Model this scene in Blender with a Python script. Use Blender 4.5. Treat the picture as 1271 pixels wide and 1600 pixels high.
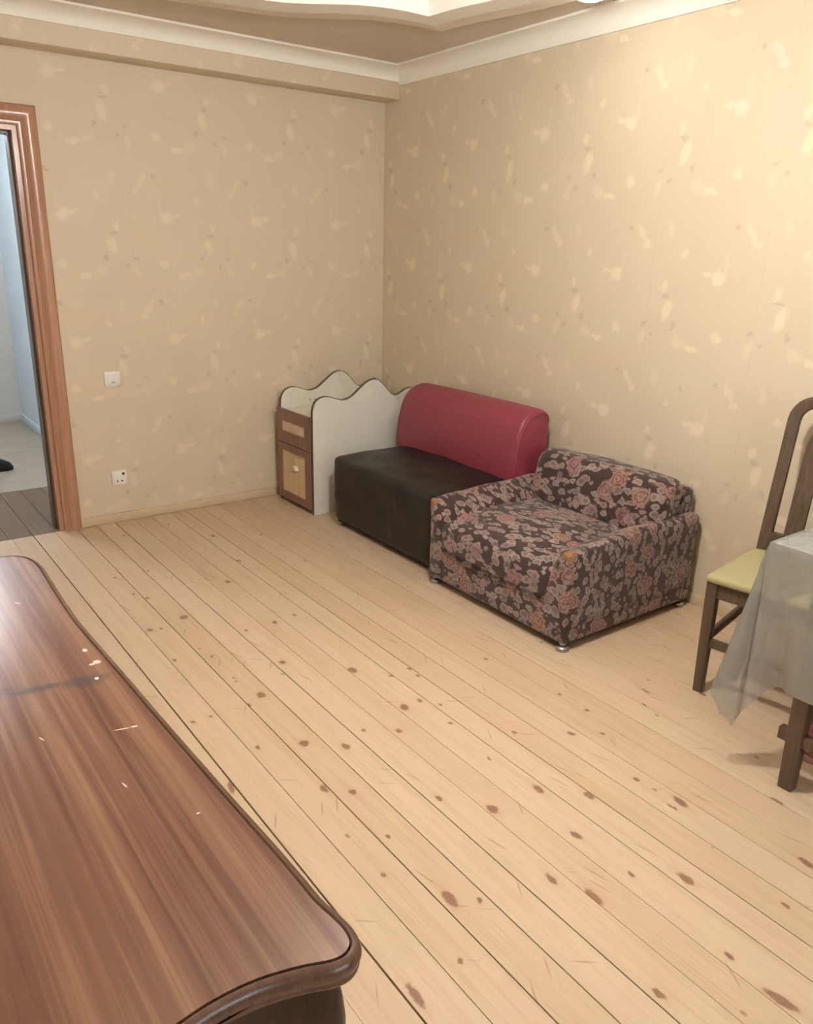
import bpy, bmesh, math, random
from mathutils import Vector, Matrix, noise

# ------------------------------------------------------------------ scene, camera, light
scene = bpy.context.scene
for o in list(bpy.data.objects):
    bpy.data.objects.remove(o)
COL = scene.collection
random.seed(7)

cam_d = bpy.data.cameras.new('camera')
cam = bpy.data.objects.new('camera', cam_d)
COL.objects.link(cam)
R_ = Vector((0.8065415275, -0.5907660811, 0.0220499856))
U_ = Vector((0.1676787565, 0.2643710814, 0.9497324707))
F_ = Vector((0.5668991083, 0.7623013635, -0.3122851777))
m3 = Matrix((R_, U_, -F_)).transposed()
cam.matrix_world = Matrix.Translation((-3.0595, -4.4317, 1.5077)) @ m3.to_4x4()
cam_d.sensor_fit = 'VERTICAL'
cam_d.sensor_height = 36.0
cam_d.lens = 36.0 * 1237.4 / 1600.0
cam_d.clip_start = 0.02
scene.camera = cam

world = bpy.data.worlds.new('sky')
scene.world = world
world.use_nodes = True
bg = world.node_tree.nodes['Background']
bg.inputs[0].default_value = (0.62, 0.76, 1.0, 1)
bg.inputs[1].default_value = 1.2

scene.view_settings.view_transform = 'Standard'
scene.view_settings.look = 'None'
scene.view_settings.gamma = 1.0
scene.view_settings.use_curve_mapping = False
scene.view_settings.exposure = 1.2
scene.cycles.use_denoising = True
scene.cycles.max_bounces = 6
scene.cycles.use_adaptive_sampling = True
scene.cycles.adaptive_threshold = 0.1
scene.cycles.adaptive_min_samples = 12
scene.cycles.sample_clamp_indirect = 6.0

PENDANT_POWER = 310.0      # emission strength of the pendant globe
FLUSH_POWER = 12.0        # emission strength of the flush ceiling lamp
HALL_POWER = 90.0         # emission strength of the hall globe
WIN_POWER = 9.0

def area_light(name, loc, rot, sx, sy, power, col):
    d = bpy.data.lights.new(name, 'AREA')
    d.shape = 'RECTANGLE'
    d.size, d.size_y, d.energy, d.color = sx, sy, power, col
    o = bpy.data.objects.new(name, d)
    o.location = loc
    o.rotation_euler = rot
    COL.objects.link(o)
    return o
# soft cool fill from an unseen window added behind the viewer
area_light('window_fill_light', (-2.1, -6.32, 1.55), (math.radians(90), 0, 0), 1.6, 1.35, WIN_POWER, (0.93, 0.96, 1.0))

# ------------------------------------------------------------------ node helpers
def srgb(r, g, b):
    f = lambda c: (c / 255) / 12.92 if c / 255 <= 0.04045 else ((c / 255 + 0.055) / 1.055) ** 2.4
    return (f(r), f(g), f(b), 1.0)

class NT:
    def __init__(s, name):
        s.m = bpy.data.materials.new(name)
        s.m.use_nodes = True
        s.t = s.m.node_tree
        s.b = s.t.nodes['Principled BSDF']
    def n(s, typ, **kw):
        nd = s.t.nodes.new(typ)
        for k, v in kw.items():
            if k.startswith('i_'):
                key = k[2:]
                key = int(key) if key.isdigit() else key.replace('_', ' ')
                nd.inputs[key].default_value = v
            else:
                setattr(nd, k, v)
        return nd
    def l(s, a, b):
        s.t.links.new(a, b)
    def math(s, op, a, b=None, clamp=False):
        nd = s.n('ShaderNodeMath', operation=op, use_clamp=clamp)
        for i, v in enumerate((a, b)):
            if v is None: continue
            if isinstance(v, (int, float)): nd.inputs[i].default_value = v
            else: s.l(v, nd.inputs[i])
        return nd.outputs[0]
    def mix(s, fac, a, b, blend='MIX'):
        nd = s.n('ShaderNodeMix', data_type='RGBA', blend_type=blend)
        for i, v in ((0, fac), (6, a), (7, b)):
            if isinstance(v, (int, float, tuple)): nd.inputs[i].default_value = v
            else: s.l(v, nd.inputs[i])
        return nd.outputs[2]
    def ramp(s, fac, stops):
        nd = s.n('ShaderNodeValToRGB')
        e = nd.color_ramp.elements
        while len(e) < len(stops): e.new(0.5)
        for el, (p, c) in zip(e, stops):
            el.position = p
            el.color = c if len(c) == 4 else (*c, 1)
        s.l(fac, nd.inputs[0])
        return nd.outputs[0]
    def rng(s, v, a, b, c=0.0, d=1.0, smooth=True):
        nd = s.n('ShaderNodeMapRange', interpolation_type='SMOOTHSTEP' if smooth else 'LINEAR')
        s.l(v, nd.inputs[0])
        for i, q in enumerate((a, b, c, d)): nd.inputs[i + 1].default_value = q
        return nd.outputs[0]
    def mapping(s, vec, loc=(0, 0, 0), rot=(0, 0, 0), sc=(1, 1, 1), typ='POINT'):
        nd = s.n('ShaderNodeMapping', vector_type=typ)
        s.l(vec, nd.inputs[0])
        nd.inputs['Location'].default_value = loc
        nd.inputs['Rotation'].default_value = rot
        nd.inputs['Scale'].default_value = sc
        return nd.outputs[0]
    def noise(s, vec, scale, detail=3, rough=0.5, dist=0.0):
        nd = s.n('ShaderNodeTexNoise')
        s.l(vec, nd.inputs['Vector'])
        nd.inputs['Scale'].default_value = scale
        nd.inputs['Detail'].default_value = detail
        nd.inputs['Roughness'].default_value = rough
        nd.inputs['Distortion'].default_value = dist
        return nd
    def blob(s, vec, cx, cy, rx, ry, ang, soft=0.45):
        """elliptic mark in the xy plane of vec"""
        v = s.mapping(vec, (cx, cy, 0), (0, 0, ang), (rx, ry, 1), 'TEXTURE')
        ln = s.n('ShaderNodeVectorMath', operation='LENGTH')
        s.l(v, ln.inputs[0])
        return s.rng(ln.outputs['Value'], 1.0 - soft, 1.0 + soft * 0.6, 1.0, 0.0)
    def bump(s, h, strength=0.2, dist=0.002):
        nd = s.n('ShaderNodeBump')
        nd.inputs['Strength'].default_value = strength
        nd.inputs['Distance'].default_value = dist
        s.l(h, nd.inputs['Height'])
        s.l(nd.outputs[0], s.b.inputs['Normal'])
    def set(s, **kw):
        for k, v in kw.items():
            inp = s.b.inputs[k.replace('_', ' ')]
            if hasattr(v, 'is_linked') or isinstance(v, bpy.types.NodeSocket): s.l(v, inp)
            else: inp.default_value = v
    def pos(s):
        return s.n('ShaderNodeNewGeometry').outputs['Position']
    def obj(s):
        return s.n('ShaderNodeTexCoord').outputs['Object']

def plain(name, col, rough=0.5, metal=0.0, var=0.06, scale=9.0, spec=0.5, bump=0.0):
    t = NT(name)
    nz = t.noise(t.obj(), scale, 4)
    c0 = tuple(max(0, c * (1 - var)) for c in col[:3]) + (1,)
    c1 = tuple(min(1, c * (1 + var)) for c in col[:3]) + (1,)
    t.set(Base_Color=t.mix(nz.outputs[0], c0, c1), Roughness=rough, Metallic=metal, Specular_IOR_Level=spec)
    if bump: t.bump(nz.outputs[0], bump, 0.004)
    return t.m

def emission(name, col, strength):
    t = NT(name)
    t.set(Base_Color=(0.9, 0.9, 0.9, 1), Emission_Color=col, Emission_Strength=strength)
    return t.m

# ------------------------------------------------------------------ mesh helpers
def tag(o, label=None, cat=None, group=None, kind=None):
    if label: o['label'] = label
    if cat: o['category'] = cat
    if group: o['group'] = group
    if kind: o['kind'] = kind
    return o

def root(name, loc, label, cat, group=None, rz=0.0):
    o = bpy.data.objects.new(name, None)
    o.empty_display_size = 0.1
    o.location = loc
    o.rotation_euler = (0, 0, rz)
    COL.objects.link(o)
    o['_base'] = tuple(loc)
    return tag(o, label, cat, group)

def top_of(o):
    while o.parent: o = o.parent
    return o

def obj(name, bm, mat, parent=None, smooth=True, local=False, sharp=40):
    """link a bmesh built in world coordinates (or in the thing's own, local=True) as ONE mesh object"""
    me = bpy.data.meshes.new(name)
    bmesh.ops.recalc_face_normals(bm, faces=bm.faces)
    bm.to_mesh(me)
    bm.free()
    me.materials.append(mat)
    if smooth:
        for p in me.polygons: p.use_smooth = True
        me.set_sharp_from_angle(angle=math.radians(sharp))
    o = bpy.data.objects.new(name, me)
    COL.objects.link(o)
    if parent is not None:
        o.parent = parent
        if not local:
            me.transform(Matrix.Translation(-Vector(top_of(parent).location)))
    return o

def NB(): return bmesh.new()

def box(bm, x0, x1, y0, y1, z0, z1, bev=0.0, seg=2):
    r = bmesh.ops.create_cube(bm, size=1.0)
    for v in r['verts']:
        v.co = Vector(((x0 + x1) / 2 + v.co.x * (x1 - x0), (y0 + y1) / 2 + v.co.y * (y1 - y0), (z0 + z1) / 2 + v.co.z * (z1 - z0)))
    if bev > 0:
        es = list({e for v in r['verts'] for e in v.link_edges})
        bmesh.ops.bevel(bm, geom=es, offset=bev, segments=seg, profile=0.5, affect='EDGES')
    return bm

def boxo(name, b, mat, parent=None, bev=0.0, seg=2, **k):
    return obj(name, box(NB(), *b, bev=bev, seg=seg), mat, parent, **k)

def roundbox(bm, x0, x1, y0, y1, z0, z1, r, n=14, fn=None):
    """soft box: dense surface with rounded edges and an optional deformation fn(Vector)->Vector"""
    c = Vector(((x0 + x1) / 2, (y0 + y1) / 2, (z0 + z1) / 2))
    h = Vector(((x1 - x0) / 2, (y1 - y0) / 2, (z1 - z0) / 2))
    cache = {}
    def vert(i, j, k):
        key = (i, j, k)
        if key in cache: return cache[key]
        # cosine spacing puts more points near the rounded edges
        s = lambda a: math.sin((a / n - 0.5) * math.pi)
        p = Vector((s(i) * h.x, s(j) * h.y, s(k) * h.z))
        q = Vector([max(-(h[a] - r), min(h[a] - r, p[a])) for a in range(3)])
        d = p - q
        if d.length > 1e-9: p = q + d.normalized() * r
        p = p + c
        if fn: p = fn(p)
        cache[key] = bm.verts.new(p)
        return cache[key]
    for a in range(n):
        for b in range(n):
            for f in (0, n):
                bm.faces.new([vert(f, a, b), vert(f, a + 1, b), vert(f, a + 1, b + 1), vert(f, a, b + 1)])
                bm.faces.new([vert(a, f, b), vert(a + 1, f, b), vert(a + 1, f, b + 1), vert(a, f, b + 1)])
                bm.faces.new([vert(a, b, f), vert(a + 1, b, f), vert(a + 1, b + 1, f), vert(a, b + 1, f)])
    return bm

def loft(bm, rings, closed=True, caps=True):
    vs = [[bm.verts.new(p) for p in r] for r in rings]
    n = len(vs[0])
    for a, b in zip(vs, vs[1:]):
        for i in range(n if closed else n - 1):
            j = (i + 1) % n
            bm.faces.new([a[i], a[j], b[j], b[i]])
    if caps:
        bm.faces.new(vs[0][::-1])
        bm.faces.new(vs[-1])
    return bm

def prism(bm, pts, axis, a0, a1, bev=0.0):
    """2-D outline extruded along an axis; pts are the two other coordinates in order"""
    def P(p, a):
        l = list(p); l.insert(axis, a)
        return Vector(l)
    loft(bm, [[P(p, a0) for p in pts], [P(p, a1) for p in pts]])
    if bev:
        es = [e for e in bm.edges if len(e.link_faces) == 2 and e.calc_face_angle(0) > 1.0]
        bmesh.ops.bevel(bm, geom=es, offset=bev, segments=2, profile=0.5, affect='EDGES')
    return bm

def lathe(bm, c, prof, n=20, caps=True):
    rings = [[Vector((c[0] + r * math.cos(2 * math.pi * i / n), c[1] + r * math.sin(2 * math.pi * i / n), c[2] + z)) for i in range(n)] for r, z in prof]
    return loft(bm, rings, caps=caps)

def sweep(bm, path, w, d, up=Vector((0, 0, 1)), side=None, r=0.006, scales=None):
    """rounded rectangular section along a path; w along 'side', d along the third axis"""
    rings = []
    for i, p in enumerate(path):
        a = path[max(0, i - 1)]; b = path[min(len(path) - 1, i + 1)]
        t = (b - a).normalized()
        s = (side - t * side.dot(t)).normalized()
        u = t.cross(s)
        k = scales[i] if scales else 1.0
        ring = []
        for sx, sy in ((1, 1), (-1, 1), (-1, -1), (1, -1)):
            cx, cy = sx * (w * k / 2 - r), sy * (d * k / 2 - r)
            a0 = {(1, 1): 0, (-1, 1): 90, (-1, -1): 180, (1, -1): 270}[(sx, sy)]
            for q in (0, 45, 90):
                an = math.radians(a0 + q)
                ring.append(p + s * (cx + r * math.cos(an)) + u * (cy + r * math.sin(an)))
        rings.append(ring)
    return loft(bm, rings)

def spline(pts, n=8, closed=False):
    """Catmull-Rom through the points"""
    P = [Vector(p) for p in pts]
    out = []
    N = len(P)
    rng_ = range(N) if closed else range(N - 1)
    for i in rng_:
        if closed: a, b, c, d = P[i - 1], P[i], P[(i + 1) % N], P[(i + 2) % N]
        else: a, b, c, d = P[max(0, i - 1)], P[i], P[i + 1], P[min(N - 1, i + 2)]
        for k in range(n):
            t = k / n
            out.append(0.5 * ((2 * b) + (-a + c) * t + (2 * a - 5 * b + 4 * c - d) * t * t + (-a + 3 * b - 3 * c + d) * t ** 3))
    if not closed: out.append(P[-1].copy())
    return out

def offset_loop(pts, d):
    """mitred offset of a closed counter-clockwise 2-D loop (positive = inwards)"""
    n = len(pts)
    out = []
    for i in range(n):
        a = (pts[i] - pts[i - 1]); b = (pts[(i + 1) % n] - pts[i])
        n1 = Vector((-a.y, a.x)).normalized(); n2 = Vector((-b.y, b.x)).normalized()
        m = (n1 + n2).normalized()
        k = d / max(0.35, m.dot(n1))
        out.append(Vector((pts[i].x + m.x * k, pts[i].y + m.y * k)))
    return out

# ------------------------------------------------------------------ materials
# wallpaper: roll 0.53 m wide, pattern repeat 0.637 m
TILE_U, TILE_V = 0.53, 0.637
LIGHT_MARKS = [  # (u, v, ru, rv, angle, weight)
    (0.200, 0.520, .036, .032, .2, .9), (0.250, 0.533, .034, .012, .25, .7),
    (0.458, 0.474, .017, .025, 0, .7), (0.432, 0.375, .024, .050, .25, .85),
    (0.172, 0.280, .028, .024, .3, .75), (0.285, 0.224, .036, .016, .15, .85), (0.355, 0.243, .040, .026, .5, .45),
    (0.455, 0.075, .017, .040, -.1, .35), (0.045, 0.010, .019, .023, 0, .65), (0.372, 0.615, .017, .020, 0, .6),
    (0.168, 0.575, .009, .060, .05, .30),
    (0.075, 0.060, .018, .048, -.6, .55), (0.020, 0.250, .020, .038, .4, .4)]
DARK_MARKS = [(0.392, 0.312, .014, .018, 0, .7), (0.445, 0.435, .024, .010, .2, .6),
              (0.140, 0.085, .014, .012, .4, .7), (0.500, 0.270, .014, .010, .2, .6), (0.020, 0.312, .016, .010, -.3, .6)]
def wallpaper(name, axis, u0, v0, gold):
    t = NT(name)
    pos = t.pos()
    sep = t.n('ShaderNodeSeparateXYZ'); t.l(pos, sep.inputs[0])
    u = t.math('ADD', sep.outputs[axis], -u0 + 40 * TILE_U)
    v = t.math('ADD', sep.outputs[2], -v0 + 10 * TILE_V)
    nz = t.noise(pos, 38.0, 1)
    u2 = t.math('ADD', u, t.math('MULTIPLY', t.math('SUBTRACT', nz.outputs[0], 0.5), 0.036))
    v2 = t.math('ADD', v, t.math('MULTIPLY', t.math('SUBTRACT', nz.outputs[0], 0.5), -0.030))
    um = t.math('MODULO', u2, TILE_U)
    vm = t.math('MODULO', v2, TILE_V)
    comb = t.n('ShaderNodeCombineXYZ'); t.l(um, comb.inputs[0]); t.l(vm, comb.inputs[1])
    vec = comb.outputs[0]
    def group(marks):
        acc = None
        for (a, b, ra, rb, an, w) in marks:
            m = t.math('MULTIPLY', t.blob(vec, a, b, ra, rb, an, 0.5), w)
            acc = m if acc is None else t.math('MAXIMUM', acc, m)
        return acc
    light = group(LIGHT_MARKS)
    dark = group(DARK_MARKS)
    # broad mottling of the paper
    big = t.noise(pos, 3.2, 2, 0.6)
    fine = t.noise(t.mapping(pos, sc=(1, 1, 0.15)), 160.0, 1)
    base = t.mix(big.outputs[0], srgb(213, 197, 172), srgb(219, 206, 182))
    base = t.mix(t.math('MULTIPLY', fine.outputs[0], 0.2), base, srgb(202, 182, 152))
    seam = t.math('MODULO', u, TILE_U)
    seam = t.rng(t.math('ABSOLUTE', t.math('SUBTRACT', seam, 0.004)), 0.0, 0.003, 0.12, 0.0)
    base = t.mix(seam, base, srgb(168, 138, 104))
    base = t.mix(t.math('MULTIPLY', dark, 0.34), base, srgb(150, 124, 98))
    col = t.mix(t.math('MULTIPLY', light, gold), base, srgb(244, 228, 200))
    rough = t.rng(light, 0, 1, 0.60, 0.36, False)
    t.set(Base_Color=col, Roughness=rough, Specular_IOR_Level=0.45)
    return t.m

M = {}
M['paper_back'] = wallpaper('wallpaper_back', 0, -0.89 - 0.20, 1.65 - 0.52, .40)
M['paper_right'] = wallpaper('wallpaper_right', 1, -2.44 - 0.20, 1.43 - 0.52, .54)
M['skirting'] = plain('papered_skirting', srgb(208, 186, 154), 0.6, var=0.08, scale=14)
M['ceiling'] = plain('beige_ceiling_paint', srgb(214, 202, 186), 0.75, var=0.03)
M['gypsum'] = plain('white_gypsum', srgb(240, 236, 226), 0.6, var=0.02)
M['white_paint'] = plain('hall_wall_paint', srgb(196, 206, 210), 0.6, var=0.05, scale=3)
M['hall_far'] = plain('hall_far_paint', srgb(196, 190, 182), 0.6, var=0.05, scale=3)
M['lino'] = plain('hall_lino', srgb(160, 146, 128), 0.4, var=0.06, scale=6)
M['subfloor'] = plain('subfloor_dirt', srgb(52, 38, 27), 0.9)
M['white_plastic'] = plain('white_plastic', srgb(236, 230, 224), 0.35, var=0.02)
M['dark_hole'] = plain('dark_hole', srgb(60, 54, 50), 0.6)
M['grey_mark'] = plain('grey_mark', srgb(186, 182, 180), 0.5)

def wood(name, c_dark, c_mid, c_light, axis=2, scale=1.0, rough=0.35, spec=0.5, stretch=12.0):
    t = NT(name)
    v = t.obj()
    sc = [stretch * 6 * scale] * 3
    sc[axis] = 1.6 * scale
    g = t.noise(t.mapping(v, sc=tuple(sc)), 1.0, 5, 0.6, 0.6)
    f = t.noise(t.mapping(v, sc=tuple(c * 4 for c in sc)), 1.0, 2)
    fac = t.math('ADD', t.math('MULTIPLY', g.outputs[0], 0.8), t.math('MULTIPLY', f.outputs[0], 0.2))
    t.set(Base_Color=t.ramp(fac, [(0.3, c_dark), (0.5, c_mid), (0.72, c_light)]), Roughness=rough, Specular_IOR_Level=spec)
    t.bump(f.outputs[0], 0.08, 0.001)
    return t.m
M['door_wood'] = wood('varnished_door_wood', srgb(168, 124, 97), srgb(182, 138, 110), srgb(195, 152, 125), 2, rough=0.24)
M['chair_wood'] = wood('chair_wood', srgb(74, 59, 46), srgb(92, 74, 58), srgb(110, 90, 72), 2, rough=0.34)
M['cab_brown'] = wood('brown_laminate', srgb(122, 88, 74), srgb(136, 100, 86), srgb(146, 110, 94), 2, rough=0.4, scale=0.6)
M['cab_tan'] = wood('tan_laminate', srgb(208, 180, 142), srgb(216, 190, 152), srgb(222, 198, 162), 2, rough=0.4, scale=0.4)
M['cab_pink'] = wood('pink_tan_laminate', srgb(216, 188, 170), srgb(222, 198, 182), srgb(228, 206, 192), 1, rough=0.4, scale=0.4)
M['cab_white'] = plain('white_laminate', srgb(222, 220, 208), 0.35, var=0.03)
M['edge_brown'] = plain('brown_edge_band', srgb(98, 78, 60), 0.45)
M['hall_board'] = wood('shaded_hall_boards', srgb(96, 72, 50), srgb(112, 86, 60), srgb(124, 98, 70), 1, rough=0.5)  # brown boards, colour darkened to stand in for shade inside the doorway

def pine(idx, knots):
    """one floor board: pine grain, its own knots, scratches and wear"""
    t = NT('pine_board_%02d' % idx)
    pos = t.pos()
    rnd = random.Random(idx * 13 + 5)
    off = (rnd.uniform(-9, 9), rnd.uniform(-9, 9), 0)
    v = t.mapping(pos, loc=off)
    g = t.noise(t.mapping(v, sc=(34, 1.5, 1)), 1.0, 2, 0.55, 0.5)
    fine = t.noise(t.mapping(v, sc=(170, 5, 1)), 1.0, 1, 0.6)
    big = t.noise(v, 2.6, 2)
    k = rnd.uniform(-1, 1)
    a = srgb(204 + 3 * k, 180 + 4 * k, 150 + 5 * k)
    b = srgb(212 + 3 * k, 190 + 4 * k, 160 + 5 * k)
    c = srgb(195 + 3 * k, 167 + 4 * k, 134 + 5 * k)
    col = t.mix(t.rng(g.outputs[0], 0.30, 0.60, 0.25, 1.0), c, a)
    col = t.mix(t.rng(fine.outputs[0], 0.42, 0.70, 0, 0.4), col, b)
    col = t.mix(t.rng(big.outputs[0], 0.35, 0.7, 0, 0.30), col, srgb(204, 173, 150))
    # fine pores
    col = t.mix(t.rng(fine.outputs[0], 0.30, 0.22, 0, 0.3), col, srgb(160, 124, 88))
    wob = t.noise(pos, 45.0, 1)
    wv = t.n('ShaderNodeVectorMath', operation='ADD')
    sv = t.n('ShaderNodeVectorMath', operation='MULTIPLY_ADD')
    t.l(wob.outputs['Color'], sv.inputs[0]); sv.inputs[1].default_value = (0.012, 0.02, 0); sv.inputs[2].default_value = (-0.006, -0.01, 0)
    t.l(pos, wv.inputs[0]); t.l(sv.outputs[0], wv.inputs[1])
    flat = t.n('ShaderNodeVectorMath', operation='MULTIPLY'); t.l(wv.outputs[0], flat.inputs[0]); flat.inputs[1].default_value = (1, 1, 0)
    halo = core = None
    for (x, y, r, e) in knots:
        an = rnd.uniform(-.25, .25)
        hm = t.blob(flat.outputs[0], x, y, r * 1.7, r * e * 2.0, an, 0.7)
        cm = t.blob(flat.outputs[0], x, y, r, r * e, an, 0.35)
        halo = hm if halo is None else t.math('MAXIMUM', halo, hm)
        core = cm if core is None else t.math('MAXIMUM', core, cm)
    if core is not None:
        col = t.mix(t.math('MULTIPLY', halo, 0.25), col, srgb(190, 144, 104))
        kn = t.noise(pos, 130.0, 0)
        col = t.mix(t.math('MULTIPLY', core, 0.80), col, t.mix(kn.outputs[0], srgb(104, 68, 52), srgb(150, 104, 80)))
    # random small flecks
    vo = t.n('ShaderNodeTexVoronoi', feature='F1'); t.l(t.mapping(v, sc=(1.0, 0.6, 1)), vo.inputs['Vector']); vo.inputs['Scale'].default_value = 13.0
    fl = t.rng(vo.outputs['Distance'], 0.04, 0.10, 1, 0)
    rs = t.n('ShaderNodeSeparateColor'); t.l(vo.outputs['Color'], rs.inputs[0])
    fl = t.math('MULTIPLY', fl, t.rng(rs.outputs[0], 0.60, 0.70))
    col = t.mix(t.math('MULTIPLY', fl, 0.6), col, srgb(132, 94, 68))
    # scratches: thin slanted lines, sparse
    for (an, sc, seed) in ((0.9, 5.0, 3.1), (-0.5, 4.5, 8.4), (0.2, 4.0, 1.7)):
        sv2 = t.mapping(pos, loc=(seed, seed * 2, 0), rot=(0, 0, an), sc=(1 / 9, 1 / .75, 1), typ='TEXTURE')
        vv = t.n('ShaderNodeTexVoronoi', feature='F1'); t.l(sv2, vv.inputs['Vector']); vv.inputs['Scale'].default_value = sc
        sp = t.n('ShaderNodeSeparateColor'); t.l(vv.outputs['Color'], sp.inputs[0])
        ln = t.math('MULTIPLY', t.rng(vv.outputs['Distance'], 0.06, 0.15, 1, 0), t.rng(sp.outputs[1], 0.62, 0.70))
        col = t.mix(t.math('MULTIPLY', ln, 0.42), col, srgb(128, 102, 74))
    t.set(Base_Color=col, Roughness=t.rng(big.outputs[0], 0.3, 0.7, 0.36, 0.5), Specular_IOR_Level=0.4)
    return t.m

# ------------------------------------------------------------------ the room shell
def structure(name, bm, mat, **k):
    return tag(obj(name, bm, mat, **k), kind='structure')

XL, YF, CEIL = -4.25, -6.1, 2.53
DX0, DX1, DZ = -2.97, -2.12, 2.035        # door opening
# wall with the doorway
bm = NB()
box(bm, DX1, 0.12, 0, 0.12, 0, CEIL + .1)
box(bm, XL - .12, DX0, 0, 0.12, 0, CEIL + .1)
box(bm, DX0, DX1, 0, 0.12, DZ, CEIL + .1)
tag(structure('wall_back', bm, M['paper_back'], smooth=False), 'patterned beige wallpapered wall with the doorway')
tag(structure('wall_right', box(NB(), 0, 0.12, YF, 0, 0, CEIL + .1), M['paper_right'], smooth=False), 'long beige wallpapered wall behind the sofa')
tag(structure('wall_left', box(NB(), XL - .12, XL, YF, 0, 0, CEIL + .1), M['paper_right'], smooth=False), 'wallpapered wall out of view on the left')
bm = NB()
WX0, WX1, WZ0, WZ1 = -2.95, -1.25, 0.85, 2.25
box(bm, XL - .12, WX0, YF - .14, YF, 0, CEIL + .1)
box(bm, WX1, 0.12, YF - .14, YF, 0, CEIL + .1)
box(bm, WX0, WX1, YF - .14, YF, 0, WZ0)
box(bm, WX0, WX1, YF - .14, YF, WZ1, CEIL + .1)
tag(structure('wall_front', bm, M['paper_back'], smooth=False), 'wallpapered wall behind the viewer with the added window')
tag(structure('ceiling', box(NB(), XL, 0, YF, 0, CEIL, CEIL + .1), M['ceiling'], smooth=False), 'beige painted ceiling')
# beam along the top of the back wall
tag(structure('trim_1', box(NB(), XL, 0, -0.155, 0, 2.366, CEIL, bev=0.006), M['paper_back']), 'wallpapered beam along the top of the doorway wall')

# cornice: white cove run along the beam and the right wall
def cove(depth, drop, n=6):
    pts = [(0, 0)]
    pts += [(0, -drop), (-.012, -drop)]
    for i in range(n + 1):
        a = math.pi / 2 * i / n
        pts.append((-.014 - (depth - .026) * (1 - math.cos(a)), -drop + .008 + (drop - .02) * math.sin(a)))
    pts += [(-depth, -.010), (-depth, 0)]
    return pts
bm = NB()
prof = cove(0.11, 0.072)
loft(bm, [[Vector((x, -0.155 + p[0], CEIL + p[1])) for p in prof] for x in (XL, 0.0)])
tag(structure('trim_2', bm, M['gypsum'], sharp=30), 'white cornice along the wallpapered beam')
bm = NB()
prof = cove(0.10, 0.088)
loft(bm, [[Vector((p[0], y, CEIL + p[1])) for p in prof] for y in (YF, -0.16)])
tag(structure('trim_3', bm, M['gypsum'], sharp=30), 'white cornice along the right wall')

# wavy stepped gypsum frame on the ceiling
half = [(-2.10, -.700), (-1.85, -.705), (-1.624, -.729), (-1.412, -.769), (-1.22, -.805), (-1.076, -.865), (-.92, -.975), (-.787, -1.056), (-.634, -1.098)]
rside = [(-.452, -1.107), (-.431, -1.315), (-.385, -1.516), (-.350, -1.716), (-.33, -2.0), (-.345, -2.35), (-.385, -2.65), (-.42, -2.95)]
q1 = [Vector(p) for p in half]
q2 = [Vector(p) for p in rside]
cx, cy = -2.10, -3.0
def curve(q): return [Vector((p.x, p.y)) for p in spline([(p.x, p.y, 0) for p in q], 5)]
quad = curve(q1 + [q2[0]])[:-1] + curve(q2)                                  # back middle -> corner -> right middle
loop = quad + [Vector((p.x, 2 * cy - p.y)) for p in quad[::-1][1:]]
loop = loop + [Vector((2 * cx - p.x, p.y)) for p in loop[::-1][1:-1]]
loop3 = loop[::-1]     # counter-clockwise
rings = []
for off, z in ((0, CEIL + .01), (0, 2.493), (.006, 2.487), (.085, 2.484), (.088, 2.470), (.095, 2.466), (.185, 2.464), (.188, 2.450), (.30, 2.448), (.305, CEIL + .01)):
    rings.append([Vector((cx + (p.x - cx) * (1 - off / 1.66), cy + (p.y - cy) * (1 - off / 1.92), z)) for p in loop3])
bm = loft(NB(), rings, caps=False)
tag(structure('trim_4', bm, M['gypsum'], sharp=30), 'white wavy stepped gypsum frame on the ceiling')

# baseboards
tag(structure('baseboard_back', box(NB(), -2.03, -0.012, -0.012, 0, 0, 0.052, bev=0.004), M['skirting']), 'low papered skirting below the doorway wall')
tag(structure('baseboard_right', box(NB(), -0.012, 0, YF, 0, 0, 0.052, bev=0.004), M['skirting']), 'low papered skirting below the right wall')

# unseen window, added behind the viewer to let in fill light
wroot = tag(obj('window_added', box(NB(), WX0, WX1, YF - .05, YF + .02, WZ0 - .02, WZ0 + .02, bev=.005), M['white_plastic']), 'unseen white framed window added behind the viewer for fill light', kind='structure')
bm = NB()
for b in ((WX0, WX0 + .06), (WX1 - .06, WX1), (-2.13, -2.07)):
    box(bm, b[0], b[1], YF - .10, YF - .04, WZ0 + .02, WZ1)
box(bm, WX0 + .06, WX1 - .06, YF - .10, YF - .04, WZ1 - .06, WZ1)
box(bm, WX0 + .06, WX1 - .06, YF - .10, YF - .04, WZ0 + .02, WZ0 + .08)
obj('window_frame', bm, M['white_plastic'], wroot, smooth=False, local=True)
t = NT('window_glass')
t.set(Base_Color=(1, 1, 1, 1), Roughness=0.02, Alpha=0.06)
M['glass'] = t.m
for a, b in ((WX0 + .06, -2.13), (-2.07, WX1 - .06)):
    boxo('pane', (a, b, YF - .074, YF - .068, WZ0 + .08, WZ1 - .06), M['glass'], wroot, smooth=False, local=True)

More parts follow.
